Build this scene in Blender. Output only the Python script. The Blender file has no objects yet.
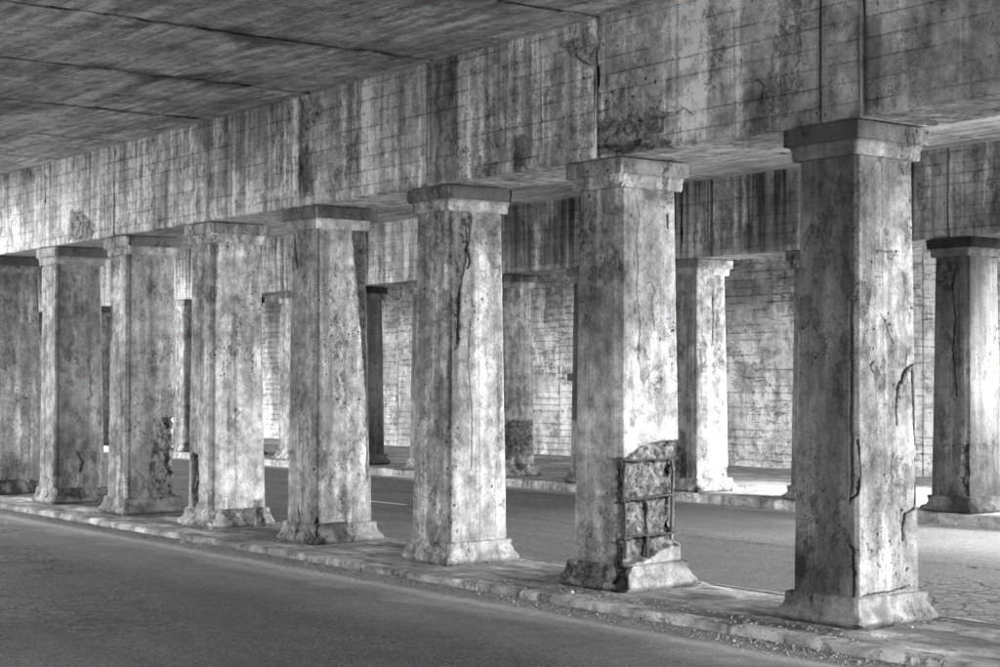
import bpy, math, random
import numpy as np
from mathutils import Vector

# ------------------------------------------------------------------ camera, sky, sun, exposure
S = bpy.context.scene
COL = S.collection
cam_data = bpy.data.cameras.new('camera')
cam = bpy.data.objects.new('camera', cam_data); COL.objects.link(cam)
cam.location = (-8.0401, 9.3072, 1.75)
cam.rotation_euler = (math.pi / 2, 0, -(math.pi / 2 + 0.6481))
cam_data.sensor_width = 36.0
cam_data.lens = 60.04
cam_data.shift_y = 0.0433
cam_data.clip_start = 0.1
cam_data.clip_end = 2000
S.camera = cam
S.render.resolution_x = 1024; S.render.resolution_y = 683

SUN_ELEV = math.radians(28)
SUN_DIR = Vector((-math.cos(math.radians(17)), -math.sin(math.radians(17)), 0)) * math.cos(SUN_ELEV) + Vector((0, 0, math.sin(SUN_ELEV)))
W = bpy.data.worlds.new('World'); S.world = W; W.use_nodes = True
wn = W.node_tree.nodes; wl = W.node_tree.links
bg = wn['Background']
sky = wn.new('ShaderNodeTexSky'); sky.sky_type = 'NISHITA'; sky.sun_disc = False
sky.sun_elevation = SUN_ELEV
sky.sun_rotation = math.atan2(SUN_DIR.x, SUN_DIR.y)
sky.dust_density = 1.0
bw = wn.new('ShaderNodeRGBToBW')                 # a black and white photograph: the sky gives grey light
wl.new(sky.outputs[0], bw.inputs[0]); wl.new(bw.outputs[0], bg.inputs[0])
bg.inputs[1].default_value = 0.15
sd = bpy.data.lights.new('sun', 'SUN'); sd.energy = .9; sd.angle = math.radians(10)
so = bpy.data.objects.new('sun', sd); COL.objects.link(so)
so.rotation_euler = SUN_DIR.to_track_quat('Z', 'Y').to_euler()
S.view_settings.view_transform = 'Standard'; S.view_settings.look = 'None'
S.view_settings.exposure = 4.5; S.view_settings.gamma = 1.0
S.view_settings.use_curve_mapping = False
S.cycles.max_bounces = 5; S.cycles.diffuse_bounces = 5

# damage measured on the faces: (face, points (u, height)); L = street face, u along the street from the column axis; R = end face, u across it
DAMAGE = {1: {'cracks': [('L', [(-0.24, 2.29), (-0.25, 1.73), (-0.25, 1.38), (-0.26, 1.1), (-0.25, 0.86)], 0.004, 0.01), ('R', [(-0.31, 1.31), (-0.29, 1.07), (-0.32, 0.93), (-0.39, 0.86), (-0.41, 0.76), (-0.41, 0.63), (-0.34, 0.55), (-0.34, 0.37), (-0.34, 0.22)], 0.007, 0.018), ('R', [(-0.4, 0.86), (-0.41, 0.76), (-0.4, 0.65)], 0.012, 0.03), ('R', [(0.29, 1.85), (0.19, 1.78), (0.11, 1.66), (0.09, 1.55), (0.1, 1.41)], 0.009, 0.02), ('R', [(0.28, 0.81), (0.18, 0.77), (0.15, 0.67), (0.15, 0.59)], 0.009, 0.018), ('R', [(0.27, 1.81), (0.28, 1.58), (0.29, 1.3), (0.3, 1.01), (0.29, 0.83)], 0.007, 0.018), ('R', [(-0.12, 2.61), (-0.09, 2.64), (-0.01, 2.64), (0.07, 2.64)], 0.005, 0.012), ('R', [(-0.15, 1.86), (-0.18, 1.83), (-0.15, 1.78)], 0.006, 0.015), ('R', [(-0.07, 2.19), (-0.02, 2.14), (0.02, 2.05), (0.07, 1.98)], 0.004, 0.01), ('R', [(0.17, 3.24), (0.2, 3.19)], 0.006, 0.012), ('R', [(-0.28, 0.22), (-0.18, 0.23), (-0.05, 0.23), (0.08, 0.24), (0.17, 0.25)], 0.006, 0.012)], 'spalls': [], 'stain_shades': [('R', [(0.15, 2.51), (0.22, 2.48), (0.22, 2.36), (0.17, 2.41)], 0.5, 0.04), ('L', [(0.27, 0.46), (0.15, 0.47), (0.16, 0.35), (0.2, 0.28), (0.26, 0.33)], 0.3, 0.09), ('L', [(0.15, 0.47), (0.01, 0.52), (0.02, 0.44), (0.13, 0.37)], -0.2, 0.06), ('R', [(-0.11, 2.64), (0.13, 2.67), (0.15, 2.57), (-0.09, 2.29)], -0.15, 0.05), ('R', [(-0.25, 1.1), (-0.03, 1.2), (0.13, 1.02), (0.06, 0.56), (-0.2, 0.47)], 0.25, 0.08)]}, 2: {'cracks': [('R', [(0.3, 1.1), (0.29, 0.93), (0.3, 0.72), (0.28, 0.55), (0.31, 0.4)], 0.034, 0.06), ('R', [(-0.36, 0.38), (-0.37, 0.26), (-0.44, 0.13), (-0.43, 0.03)], 0.035, 0.07), ('R', [(-0.29, 1.05), (0.3, 1.05)], 0.012, 0.02), ('R', [(-0.37, 0.72), (0.3, 0.74)], 0.012, 0.02), ('R', [(-0.33, 0.41), (0.27, 0.43)], 0.012, 0.02), ('R', [(-0.03, 0.73), (-0.02, 0.26)], 0.012, 0.02), ('R', [(-0.23, 0.99), (-0.26, 0.83)], 0.012, 0.02), ('R', [(-0.15, 3.24), (-0.11, 3.08), (-0.15, 2.87), (-0.13, 2.69), (-0.15, 2.46), (-0.11, 2.18), (-0.14, 1.89)], 0.0035, 0.006), ('R', [(0.21, 3.1), (0.21, 2.99)], 0.008, 0.01), ('R', [(-0.04, 2.51), (-0.01, 2.53), (0.02, 2.53), (0.05, 2.45), (0.01, 2.38), (0.02, 2.29), (0.05, 2.14)], 0.004, 0.008)], 'spalls': [('R', [(-0.39, 1.08), (-0.27, 1.09), (-0.21, 1.13), (-0.11, 1.17), (-0.0, 1.2), (0.19, 1.22), (0.41, 1.22), (0.42, 0.97), (0.41, 0.58), (0.39, 0.36), (0.19, 0.34), (0.11, 0.32), (-0.0, 0.26), (-0.13, 0.23), (-0.24, 0.21), (-0.33, 0.1), (-0.36, -0.02), (-0.49, 0.0), (-0.43, 0.22), (-0.41, 0.36), (-0.33, 0.43), (-0.32, 0.71), (-0.39, 0.83), (-0.41, 0.99)], 0.085)], 'stain_shades': [('R', [(-0.37, 1.06), (-0.27, 1.05), (-0.29, 0.26), (-0.36, 0.02), (-0.49, 0.0), (-0.43, 0.27), (-0.33, 0.43)], 0.6, 0.03), ('R', [(-0.45, 0.39), (-0.27, 0.42), (-0.26, 0.24), (-0.35, -0.02), (-0.52, 0.01)], 0.75, 0.03), ('L', [(-0.1, 0.74), (-0.22, 0.91), (-0.27, 0.58), (-0.29, 0.18), (-0.14, 0.13)], 0.2, 0.05), ('R', [(-0.07, 3.31), (0.07, 3.3), (0.06, 3.2), (-0.05, 3.21)], 0.5, 0.03), ('R', [(-0.06, 1.89), (0.02, 1.87), (-0.01, 1.74), (-0.03, 1.56), (-0.07, 1.68)], -0.3, 0.02)]}, 3: {'cracks': [('R', [(-0.11, 3.17), (-0.1, 2.99), (-0.14, 2.8), (-0.19, 2.56), (-0.21, 2.28), (-0.22, 2.05)], 0.006, 0.018), ('R', [(-0.1, 2.94), (-0.08, 2.83), (-0.11, 2.77)], 0.012, 0.025), ('R', [(-0.08, 2.28), (-0.11, 1.86), (-0.07, 1.44), (-0.08, 0.88)], 0.005, 0.01)], 'spalls': [('R', [(-0.16, 3.36), (-0.05, 3.27), (-0.08, 3.03), (-0.15, 2.82), (-0.19, 2.58), (-0.21, 2.03), (-0.26, 2.0), (-0.27, 2.47), (-0.22, 2.84), (-0.2, 3.17)], 0.03)], 'stain_shades': [('R', [(-0.28, 3.4), (-0.12, 3.36), (-0.17, 2.84), (-0.22, 2.09), (-0.23, 1.35), (-0.32, 1.26)], 0.35, 0.04), ('R', [(-0.03, 3.04), (0.13, 3.09), (0.2, 2.48), (0.14, 1.34), (0.0, 1.72)], -0.3, 0.06), ('R', [(0.22, 2.0), (0.27, 2.0), (0.27, 0.86), (0.21, 0.77)], 0.35, 0.03)]}, 4: {'cracks': [('L', [(0.18, 3.26), (0.13, 3.04), (0.11, 2.91)], 0.012, 0.02), ('L', [(-0.02, 0.03), (-0.01, 0.24), (0.04, 0.39)], 0.006, 0.01), ('R', [(-0.33, 0.26), (-0.37, 0.11)], 0.014, 0.03)], 'spalls': [('R', [(0.11, 3.35), (0.36, 3.36), (0.38, 2.57), (0.4, 1.29), (0.34, 0.44), (0.27, 0.76), (0.28, 1.5), (0.21, 2.25), (0.18, 2.67), (0.14, 3.04)], 0.022)], 'stain_shades': [('R', [(0.11, 3.35), (0.36, 3.36), (0.38, 2.57), (0.4, 1.18), (0.3, 1.18), (0.23, 2.03), (0.17, 2.67), (0.12, 3.04)], 0.45, 0.03), ('R', [(-0.26, 3.29), (-0.16, 3.29), (-0.12, 1.3), (-0.23, 0.67), (-0.32, 0.67)], 0.3, 0.04)]}, 5: {'cracks': [('L', [(0.09, 0.83), (0.07, 0.6), (0.09, 0.31)], 0.012, 0.03)], 'spalls': [('L', [(0.18, 0.87), (0.03, 0.84), (0.0, 0.6), (0.02, 0.31), (0.12, 0.21), (0.2, 0.42)], 0.05), ('R', [(0.19, 0.31), (0.3, 0.3), (0.28, 0.05), (0.21, 0.05)], 0.04)], 'stain_shades': [('L', [(0.19, 2.3), (-0.04, 2.35), (-0.09, 2.06), (0.1, 1.71)], 0.35, 0.03)]}, 6: {'cracks': [('L', [(0.27, 3.23), (0.26, 3.06), (0.23, 2.87)], 0.01, 0.02), ('L', [(0.19, 2.74), (0.21, 2.22)], 0.006, 0.01)], 'spalls': [('R', [(0.14, 1.22), (0.38, 1.23), (0.52, 0.8), (0.49, 0.29), (0.26, 0.22), (0.07, 0.27), (-0.04, 0.4), (-0.04, 0.64), (0.0, 0.79), (0.06, 1.07)], 0.12)], 'stain_shades': []}, 7: {'cracks': [('R', [(-0.04, 0.7), (-0.01, 0.63), (0.04, 0.57), (0.01, 0.51), (-0.01, 0.43)], 0.006, 0.012), ('R', [(0.14, 1.77), (0.16, 1.68), (0.14, 1.59), (0.17, 1.5), (0.11, 1.43)], 0.005, 0.01)], 'spalls': [], 'stain_shades': []}}  # broken corner column: some dark stains put shade of its hollow into colour
GIRDER = {'cracks': [([(2.7, 4.68), (2.74, 4.57), (2.72, 4.44), (2.6, 4.37), (2.48, 4.29)], 0.006, 0.012), ([(0.73, 3.95), (0.62, 3.94), (0.55, 3.88), (0.58, 3.84), (0.58, 3.76)], 0.005, 0.01), ([(1.66, 3.83), (1.48, 3.81), (1.41, 3.84), (1.31, 3.77)], 0.004, 0.008), ([(3.18, 4.69), (3.17, 4.3), (3.17, 3.78)], 0.005, 0.008), ([(6.12, 4.67), (6.12, 3.72)], 0.005, 0.008), ([(0.79, 4.12), (0.79, 4.02)], 0.004, 0.006)], 'spalls': [([(1.81, 3.89), (1.73, 3.87), (1.62, 3.8), (1.67, 3.69), (1.76, 3.68), (1.86, 3.77)], 0.035), ([(2.43, 3.84), (2.02, 3.81), (1.81, 3.65), (1.56, 3.59), (1.9, 3.53), (2.43, 3.57)], 0.03), ([(2.43, 3.64), (2.14, 3.63), (1.93, 3.64), (1.95, 3.6), (2.43, 3.58)], 0.07), ([(2.91, 4.56), (2.67, 4.58), (2.46, 4.49), (2.46, 4.3), (2.71, 4.42)], 0.012), ([(7.24, 4.67), (6.79, 4.56), (6.83, 4.41), (7.07, 4.33), (7.07, 3.7), (7.18, 3.66), (7.22, 4.35)], 0.012), ([(13.33, 3.97), (12.99, 3.97), (12.51, 3.73), (12.6, 3.54), (13.39, 3.59)], 0.02)], 'stain_shades': [([(4.89, 4.71), (4.39, 4.71), (4.39, 3.55), (4.85, 3.56)], 0.5, 0.06), ([(4.39, 4.7), (4.26, 4.7), (4.23, 3.61), (4.32, 3.59)], -0.25, 0.05), ([(3.57, 4.71), (3.43, 4.69), (3.37, 3.56), (3.55, 3.56)], 0.25, 0.06), ([(3.57, 3.87), (3.37, 3.87), (3.4, 3.57), (3.53, 3.58)], 0.5, 0.04), ([(2.84, 4.46), (2.51, 4.45), (2.51, 3.63), (2.91, 3.58)], -0.2, 0.08), ([(8.65, 4.68), (8.44, 4.69), (8.49, 4.05), (8.65, 4.05)], 0.35, 0.05), ([(9.08, 4.4), (8.79, 4.39), (8.84, 3.58), (9.13, 3.59)], 0.35, 0.05), ([(10.58, 4.26), (10.36, 4.26), (10.36, 3.58), (10.64, 3.58)], 0.4, 0.06), ([(7.45, 4.59), (7.28, 4.59), (7.28, 3.72), (7.39, 3.68)], -0.2, 0.04), ([(7.24, 4.14), (6.99, 4.13), (6.95, 3.64), (7.18, 3.63)], 0.5, 0.05), ([(1.55, 4.19), (1.21, 4.17), (1.32, 4.0), (1.66, 3.97)], 0.35, 0.1), ([(5.43, 4.67), (5.26, 4.67), (5.27, 4.12), (5.41, 4.04)], 0.3, 0.05), ([(2.43, 4.69), (2.24, 4.7), (2.24, 3.84), (2.43, 3.82)], 0.15, 0.06), ([(-0.37, 4.21), (-0.54, 4.18), (-0.52, 3.57), (-0.38, 3.57)], 0.4, 0.08), ([(13.67, 4.7), (13.39, 4.7), (13.39, 3.66), (13.6, 3.66)], -0.2, 0.05)]}
REBAR2 = {'h': [[(-0.29, 1.06), (0.3, 1.07)], [(-0.32, 0.74), (0.3, 0.76)], [(-0.31, 0.44), (0.29, 0.45)]], 'v': [[(-0.03, 0.74), (-0.03, 0.26)], [(0.26, 1.05), (0.25, 0.39)], [(-0.27, 1.04), (-0.27, 0.26)]]}
GIRDER2 = [([(9.69, 4.15), (9.57, 4.51), (9.42, 3.64), (9.77, 3.64)], 0.5, 0.1), ([(9.22, 3.97), (9.08, 3.96), (9.08, 3.59), (9.24, 3.6)], 0.5, 0.08), ([(8.82, 4.66), (8.14, 4.66), (8.14, 3.61), (8.92, 3.66)], 0.35, 0.15), ([(10.59, 4.22), (10.37, 4.2), (10.29, 3.67), (10.59, 3.65)], -0.3, 0.1), ([(15.15, 4.66), (14.72, 4.62), (14.75, 3.59), (15.15, 3.61)], -0.1, 0.08), ([(13.89, 4.31), (13.49, 4.44), (13.49, 3.61), (14.03, 3.64)], 0.4, 0.1), ([(14.72, 4.19), (14.24, 4.33), (14.24, 3.6), (14.8, 3.63)], 0.35, 0.1), ([(14.16, 4.5), (13.94, 4.48), (13.94, 3.58), (14.11, 3.59)], -0.25, 0.05)]


# ------------------------------------------------------------------ vector noise
def _h(ix, iy, iz):
    n = (ix.astype(np.uint32) * np.uint32(374761393) + iy.astype(np.uint32) * np.uint32(668265263) + iz.astype(np.uint32) * np.uint32(2147483647))
    n = (n ^ (n >> np.uint32(13))) * np.uint32(1274126177)
    n = n ^ (n >> np.uint32(16))
    return (n & np.uint32(65535)).astype(np.float32) / 32767.5 - 1.0
def vnoise(P, s):
    Q = np.asarray(P, np.float32) * np.float32(s) + np.float32(1000.37)
    I = np.floor(Q).astype(np.int64); F = Q - I; F = F * F * (3 - 2 * F)
    x, y, z = I[..., 0], I[..., 1], I[..., 2]; u, v, w = F[..., 0], F[..., 1], F[..., 2]
    r = 0
    for a in (0, 1):
        for b in (0, 1):
            for c in (0, 1):
                r = r + _h(x + a, y + b, z + c) * (u if a else 1 - u) * (v if b else 1 - v) * (w if c else 1 - w)
    return r
def fbm(P, s, o=4, g=.55):
    r = 0; a = 1.0; t = 0
    for i in range(o):
        r = r + a * vnoise(P, s * 2.03 ** i); t += a; a *= g
    return r / t
def sstep(a, b, x):
    t = np.clip((x - a) / (b - a), 0, 1); return t * t * (3 - 2 * t)
def seg_dist(p, poly):
    """distance of points p (N,2) to a polyline"""
    d = np.full(len(p), 1e9, np.float32)
    for a, b in zip(poly[:-1], poly[1:]):
        a = np.array(a, np.float32); b = np.array(b, np.float32); ab = b - a
        t = np.clip(((p - a) @ ab) / max(float(ab @ ab), 1e-9), 0, 1)
        d = np.minimum(d, np.linalg.norm(p - a - t[:, None] * ab, axis=1))
    return d
def poly_sd(p, poly):
    """signed distance to a polygon, negative inside"""
    d = seg_dist(p, list(poly) + [poly[0]])
    ins = np.zeros(len(p), bool); n = len(poly)
    for i in range(n):
        x1, y1 = poly[i]; x2, y2 = poly[(i + 1) % n]
        if y1 == y2: continue
        c = ((y1 > p[:, 1]) != (y2 > p[:, 1])) & (p[:, 0] < (x2 - x1) * (p[:, 1] - y1) / (y2 - y1) + x1)
        ins ^= c
    return np.where(ins, -d, d)

# ------------------------------------------------------------------ mesh helpers (plan view is worked in x along the street, y away from the camera; stored with y turned for Blender)
def mk(name, V, F, mat, parent=None, attrs=None, smooth=True, org=None):
    V = np.asarray(V, np.float32).copy(); V[:, 1] *= -1
    me = bpy.data.meshes.new(name)
    if isinstance(F, np.ndarray):
        F = F[:, ::-1]; nf, k = F.shape
        me.vertices.add(len(V)); me.vertices.foreach_set('co', V.ravel())
        me.loops.add(nf * k); me.loops.foreach_set('vertex_index', F.ravel().astype(np.int32))
        me.polygons.add(nf); me.polygons.foreach_set('loop_start', np.arange(0, nf * k, k, dtype=np.int32))
        me.polygons.foreach_set('loop_total', np.full(nf, k, np.int32))
        me.update(calc_edges=True)
    else:
        me.from_pydata(V.tolist(), [], [tuple(f[::-1]) for f in F]); me.update()
    if smooth:
        me.polygons.foreach_set('use_smooth', np.ones(len(me.polygons), bool)); me.set_sharp_from_angle(angle=math.radians(48))
    for k_, a in (attrs or {}).items():
        at = me.attributes.new(k_, 'FLOAT', 'POINT'); at.data.foreach_set('value', np.asarray(a, np.float32).ravel())
    if attrs and 'stain_shade' in attrs:        # broad tone and masks, sampled in world space (the plan view before turning)
        G = V * np.array([1, -1, 1], np.float32) + (np.array(org, np.float32) if org is not None else 0)
        for k_, a in (('tone', fbm(G, 1.0, 5, .6)), ('mask_a', fbm(G + 31, 2.6, 3)), ('mask_b', fbm(G + 57, 1.5, 3))):
            at = me.attributes.new(k_, 'FLOAT', 'POINT'); at.data.foreach_set('value', a.astype(np.float32).ravel())
    me.materials.append(mat)
    o = bpy.data.objects.new(name, me); COL.objects.link(o)
    if parent: o.parent = parent
    return o
def grid_faces(R, C, wrap=False):
    r = np.arange(R - 1)[:, None]; n = C if wrap else C - 1; c = np.arange(n)[None, :]; c2 = (c + 1) % C
    return np.stack([r * C + c, r * C + c2, (r + 1) * C + c2, (r + 1) * C + c], -1).reshape(-1, 4)
def tris_caps(R, C):
    """fan caps for a wrapped grid, returned as quads with centre vertices appended by the caller"""
    c = np.arange(0, C - 1, 2); n0 = R * C
    b = np.stack([np.full_like(c, n0), (c + 2) % C, c + 1, c], -1)
    t = np.stack([np.full_like(c, n0 + 1), (R - 1) * C + c, (R - 1) * C + c + 1, (R - 1) * C + (c + 2) % C], -1)
    return np.concatenate([b, t])
def box_data(x0, x1, y0, y1, z0, z1):
    V = [(x, y, z) for z in (z0, z1) for (x, y) in ((x0, y0), (x1, y0), (x1, y1), (x0, y1))]
    return V, [(3, 2, 1, 0), (4, 5, 6, 7), (0, 1, 5, 4), (1, 2, 6, 5), (2, 3, 7, 6), (3, 0, 4, 7)]
def box(name, b, mat, parent=None): V, F = box_data(*b); return mk(name, V, F, mat, parent, smooth=False)
def thing(name, label, cat, loc=(0, 0, 0), group=None):
    o = bpy.data.objects.new(name, None); COL.objects.link(o)
    o.location = (loc[0], -loc[1], loc[2]); o.empty_display_size = .2
    o['label'] = label; o['category'] = cat; o['kind'] = 'thing'
    if group: o['group'] = group
    return o
def tag(o, label, cat, group=None):
    o['label'] = label; o['category'] = cat; o['kind'] = 'thing'
    if group: o['group'] = group
    return o
def structure(name, loc=(0, 0, 0)):
    o = bpy.data.objects.new(name, None); COL.objects.link(o); o.location = loc; o['kind'] = 'structure'; return o

# ------------------------------------------------------------------ materials
class NT:
    def __init__(s, name):
        s.m = bpy.data.materials.new(name); s.m.use_nodes = True; s.t = s.m.node_tree; s.n = s.t.nodes; s.l = s.t.links
        s.b = s.n['Principled BSDF']
        s.pos = s.n.new('ShaderNodeNewGeometry').outputs['Position']
    def _in(s, sock, v):
        if isinstance(v, (int, float)): sock.default_value = v
        elif isinstance(v, tuple): sock.default_value = v
        else: s.l.new(v, sock)
    def math(s, op, a, b=0.0, c=None, clamp=False):
        n = s.n.new('ShaderNodeMath'); n.operation = op; n.use_clamp = clamp
        s._in(n.inputs[0], a); s._in(n.inputs[1], b)
        if c is not None: s._in(n.inputs[2], c)
        return n.outputs[0]
    def mul(s, a, b): return s.math('MULTIPLY', a, b)
    def add(s, a, b): return s.math('ADD', a, b)
    def sub(s, a, b): return s.math('SUBTRACT', a, b)
    def vmul(s, v, t):
        n = s.n.new('ShaderNodeVectorMath'); n.operation = 'MULTIPLY'; s._in(n.inputs[0], v); n.inputs[1].default_value = t; return n.outputs[0]
    def vadd(s, v, w):
        n = s.n.new('ShaderNodeVectorMath'); n.operation = 'ADD'; s._in(n.inputs[0], v); s._in(n.inputs[1], w); return n.outputs[0]
    def noise(s, scale, detail=4, rough=.55, vec=None, dist=0, color=False):
        n = s.n.new('ShaderNodeTexNoise'); n.inputs['Scale'].default_value = scale; n.inputs['Detail'].default_value = detail
        n.inputs['Roughness'].default_value = rough; n.inputs['Distortion'].default_value = dist
        s._in(n.inputs['Vector'], vec if vec is not None else s.pos)
        return n.outputs[1 if color else 0]
    def voro(s, scale, feat='F1', vec=None, out=0, rand=1.0):
        n = s.n.new('ShaderNodeTexVoronoi'); n.feature = feat; n.inputs['Scale'].default_value = scale
        n.inputs['Randomness'].default_value = rand
        s._in(n.inputs['Vector'], vec if vec is not None else s.pos); return n.outputs[out]
    def mr(s, v, a, b, c=0.0, d=1.0, smooth=False):
        n = s.n.new('ShaderNodeMapRange'); n.clamp = True
        if smooth: n.interpolation_type = 'SMOOTHSTEP'
        s._in(n.inputs[0], v)
        for i, q in enumerate((a, b, c, d)): n.inputs[i + 1].default_value = q
        return n.outputs[0]
    def mix(s, f, a, b):   # float mix
        n = s.n.new('ShaderNodeMix'); n.data_type = 'FLOAT'; s._in(n.inputs[0], f); s._in(n.inputs[2], a); s._in(n.inputs[3], b); return n.outputs[0]
    def attr(s, name):
        n = s.n.new('ShaderNodeAttribute'); n.attribute_name = name; return n.outputs['Fac']
    def grey(s, v):
        n = s.n.new('ShaderNodeCombineColor'); v = s.math('MAXIMUM', v, 0.004); v = s.math('MINIMUM', v, .9)
        for i in range(3): s.l.new(v, n.inputs[i])
        return n.outputs[0]
    def done(s, col, height, rough=.9, dist=1.0, strength=1.0, spec=.25):
        s.l.new(s.grey(col), s.b.inputs['Base Color'])
        s._in(s.b.inputs['Roughness'], rough); s.b.inputs['Specular IOR Level'].default_value = spec
        bp = s.n.new('ShaderNodeBump'); bp.inputs['Distance'].default_value = dist; bp.inputs['Strength'].default_value = strength
        s.l.new(height, bp.inputs['Height']); s.l.new(bp.outputs[0], s.b.inputs['Normal'])
        return s.m

def concrete(name, base, blot=.5, mott=.6, streak=.5, sdir=(9, 9, .35), peel=.3, pits=.75, crackle=.55, drips=0.0, honey=0.0):
    """broad tone and the masks come from the mesh (tone, mask_a, mask_b: see mk); the shader adds the fine grain"""
    t = NT(name)
    wn_ = t.noise(4.0, 5, .7, color=True); warp = t.vadd(t.pos, t.vmul(wn_, (.15, .15, .15)))
    tone = t.attr('tone'); ma = t.attr('mask_a'); mb = t.attr('mask_b')
    m = t.noise(6.5, 6, .74); f = t.noise(70, 2, .7)
    st = t.noise(1.0, 5, .68, t.vmul(warp, sdir))
    c = t.add(1.0, t.mul(tone, blot * 1.3))
    c = t.mul(c, t.add(1.0, t.mul(t.sub(t.mr(m, .3, .7), .5), mott)))
    c = t.mul(c, t.add(1.0, t.mul(t.sub(f, .5), .7)))
    c = t.mul(c, t.add(1.0, t.mul(t.sub(t.mr(st, .3, .7), .5), streak)))
    h = t.add(t.mul(m, .006), t.mul(f, .0022))
    pn = t.noise(3.4, 8, .7, t.vmul(warp, (1, 1, .5))); pm = t.mr(pn, .585, .597); pe = t.mul(t.mr(pn, .567, .587), t.mr(pn, .612, .592))
    c = t.mul(c, t.sub(1.0, t.mul(pm, peel * .7))); c = t.mul(c, t.sub(1.0, t.mul(pe, peel * 1.6)))
    h = t.sub(h, t.mul(pm, .004 * min(1, peel * 3)))
    c = t.mul(c, t.add(1.0, t.mul(t.mul(t.mr(st, .5, .6), t.mr(mb, .1, .3)), .35)))
    v = t.n.new('ShaderNodeTexVoronoi'); v.inputs['Scale'].default_value = 38; t.l.new(t.pos, v.inputs['Vector'])
    pit = t.mul(t.mr(v.outputs[0], .22, .12), t.mr(ma, .02, .2))
    v2 = t.voro(11, vec=warp); pit2 = t.mul(t.mr(v2, .17, .1), t.mr(mb, .05, .2))
    fl = t.mr(t.noise(24, 4, .78, t.vmul(warp, (1, 1, .6))), .62, .67)
    c = t.mul(c, t.sub(1.0, t.mul(pit, pits * .8))); c = t.mul(c, t.sub(1.0, t.mul(pit2, pits))); c = t.mul(c, t.sub(1.0, t.mul(fl, pits * .8)))
    if crackle:
        e1 = t.voro(1.5, 'DISTANCE_TO_EDGE', t.vmul(t.vadd(t.pos, t.vmul(wn_, (.5, .5, .5))), (1, 1, .6))); k1 = t.mul(t.mr(e1, .008, .002), t.mr(mb, -.05, .1))
        e2 = t.voro(7, 'DISTANCE_TO_EDGE', warp); k2 = t.mul(t.mr(e2, .022, .005), t.mr(ma, .2, .34))
        k = t.math('MAXIMUM', k1, t.mul(k2, .6))
        c = t.mul(c, t.sub(1.0, t.mul(k, crackle)))
    if drips:   # dark and pale water runs
        dn = t.noise(1.0, 4, .7, t.vmul(t.pos, (3.3, 3.3, .12)))
        zz = t.n.new('ShaderNodeSeparateXYZ'); t.l.new(t.pos, zz.inputs[0])
        dm = t.mul(t.mr(dn, .53, .62), t.mr(t.add(zz.outputs[2], t.mul(t.sub(st, .5), 1.6)), 3.2, 4.6, .35, 1.0))
        c = t.mul(c, t.sub(1.0, t.mul(dm, drips))); c = t.mul(c, t.add(1.0, t.mul(t.mr(dn, .44, .36), .4)))
    if honey:
        hn = t.noise(1.0, 6, .8, t.vmul(warp, (3.5, 3.5, 17))); hm = t.mul(t.mr(hn, .55, .61), t.mr(mb, -.05, .12))
        c = t.mul(c, t.sub(1.0, t.mul(hm, honey)))
    s_ = t.n.new('ShaderNodeSeparateColor'); t.l.new(v.outputs[1], s_.inputs[0])
    agc = t.mul(t.mul(t.mr(s_.outputs[0], 0, 1, .8, 1.15), t.mr(t.noise(15, 5, .72), .36, .62, .12, 1.25)), base * .72)
    sp = t.attr('spall'); c = t.mul(t.math('POWER', t.math('MAXIMUM', c, .02), 1.4), base); c = t.mix(sp, c, agc)
    h = t.add(h, t.mul(sp, t.mul(m, .03)))
    c = t.mul(c, t.sub(1.0, t.mul(t.attr('crack'), .9)))
    c = t.mul(c, t.math('MAXIMUM', t.sub(1.0, t.mul(t.attr('stain_shade'), t.mr(m, .3, .7, .7, 1.3))), .1))
    return t.done(c, h, rough=.92)

M_COL = concrete('weathered column concrete', .255, blot=.6, mott=.95, streak=.7, sdir=(7, 7, .5), peel=.24)
M_CAP = concrete('weathered capital concrete', .27, blot=.5, mott=.9, streak=.45, sdir=(10, 10, 1.0), peel=.35)
M_BASE = concrete('weathered base concrete', .27, blot=.8, mott=1.5, streak=.3, sdir=(5, 5, 3), peel=.5)
M_GIR = concrete('board marked girder concrete', .52, blot=.45, mott=.85, streak=.8, sdir=(9, 9, .3), peel=.25, drips=.38, pits=.7)
M_GIRR = concrete('blotched girder concrete', .48, blot=.6, mott=.95, streak=.35, sdir=(8, 8, .5), peel=.25, drips=.15, pits=.85)
M_GIR2 = concrete('sooty girder concrete', .30, blot=.6, mott=.45, streak=.9, sdir=(7, 7, .25), peel=.2, drips=.7, pits=.5)
M_SLAB = concrete('deck soffit concrete', .56, blot=.35, mott=.6, streak=.8, sdir=(.6, 7, 7), peel=.2, pits=.8, crackle=.3)
M_SLAB2 = concrete('pale deck soffit concrete', .62, blot=.4, mott=.4, streak=.8, sdir=(.45, 11, 11), peel=.1, pits=.5, crackle=.25)
M_WALL = concrete('board marked wall concrete', .55, blot=.5, mott=.5, streak=.4, sdir=(4, 4, 1.2), peel=.25, honey=.6, pits=.7)
M_WALK = concrete('pavement concrete', .30, blot=.6, mott=.6, streak=.5, sdir=(.8, 3, 3), peel=.25, pits=.6)
M_CURB = concrete('kerb concrete', .33, blot=.5, mott=.55, streak=.2, sdir=(4, 8, 8), peel=.3)

def m_flat(name, v, rough=.9, n=.3):
    t = NT(name); a = t.noise(18, 8, .7); return t.done(t.mul(t.mr(a, .3, .7, 1 - n, 1 + n), v), t.mul(a, .006), rough=rough)
M_DARK = m_flat('shade dark concrete', .07)  # near-black colour stands in for shade in joints and gaps
M_RUST = m_flat('rusted reinforcement steel', .045, .75, .5)
M_STONE = m_flat('road grit', .23, .9, .6)
M_COVER = m_flat('deck cover grey', .2, .95, .5)
M_EARTH = m_flat('bare ground', .35, .95, .4)

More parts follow.
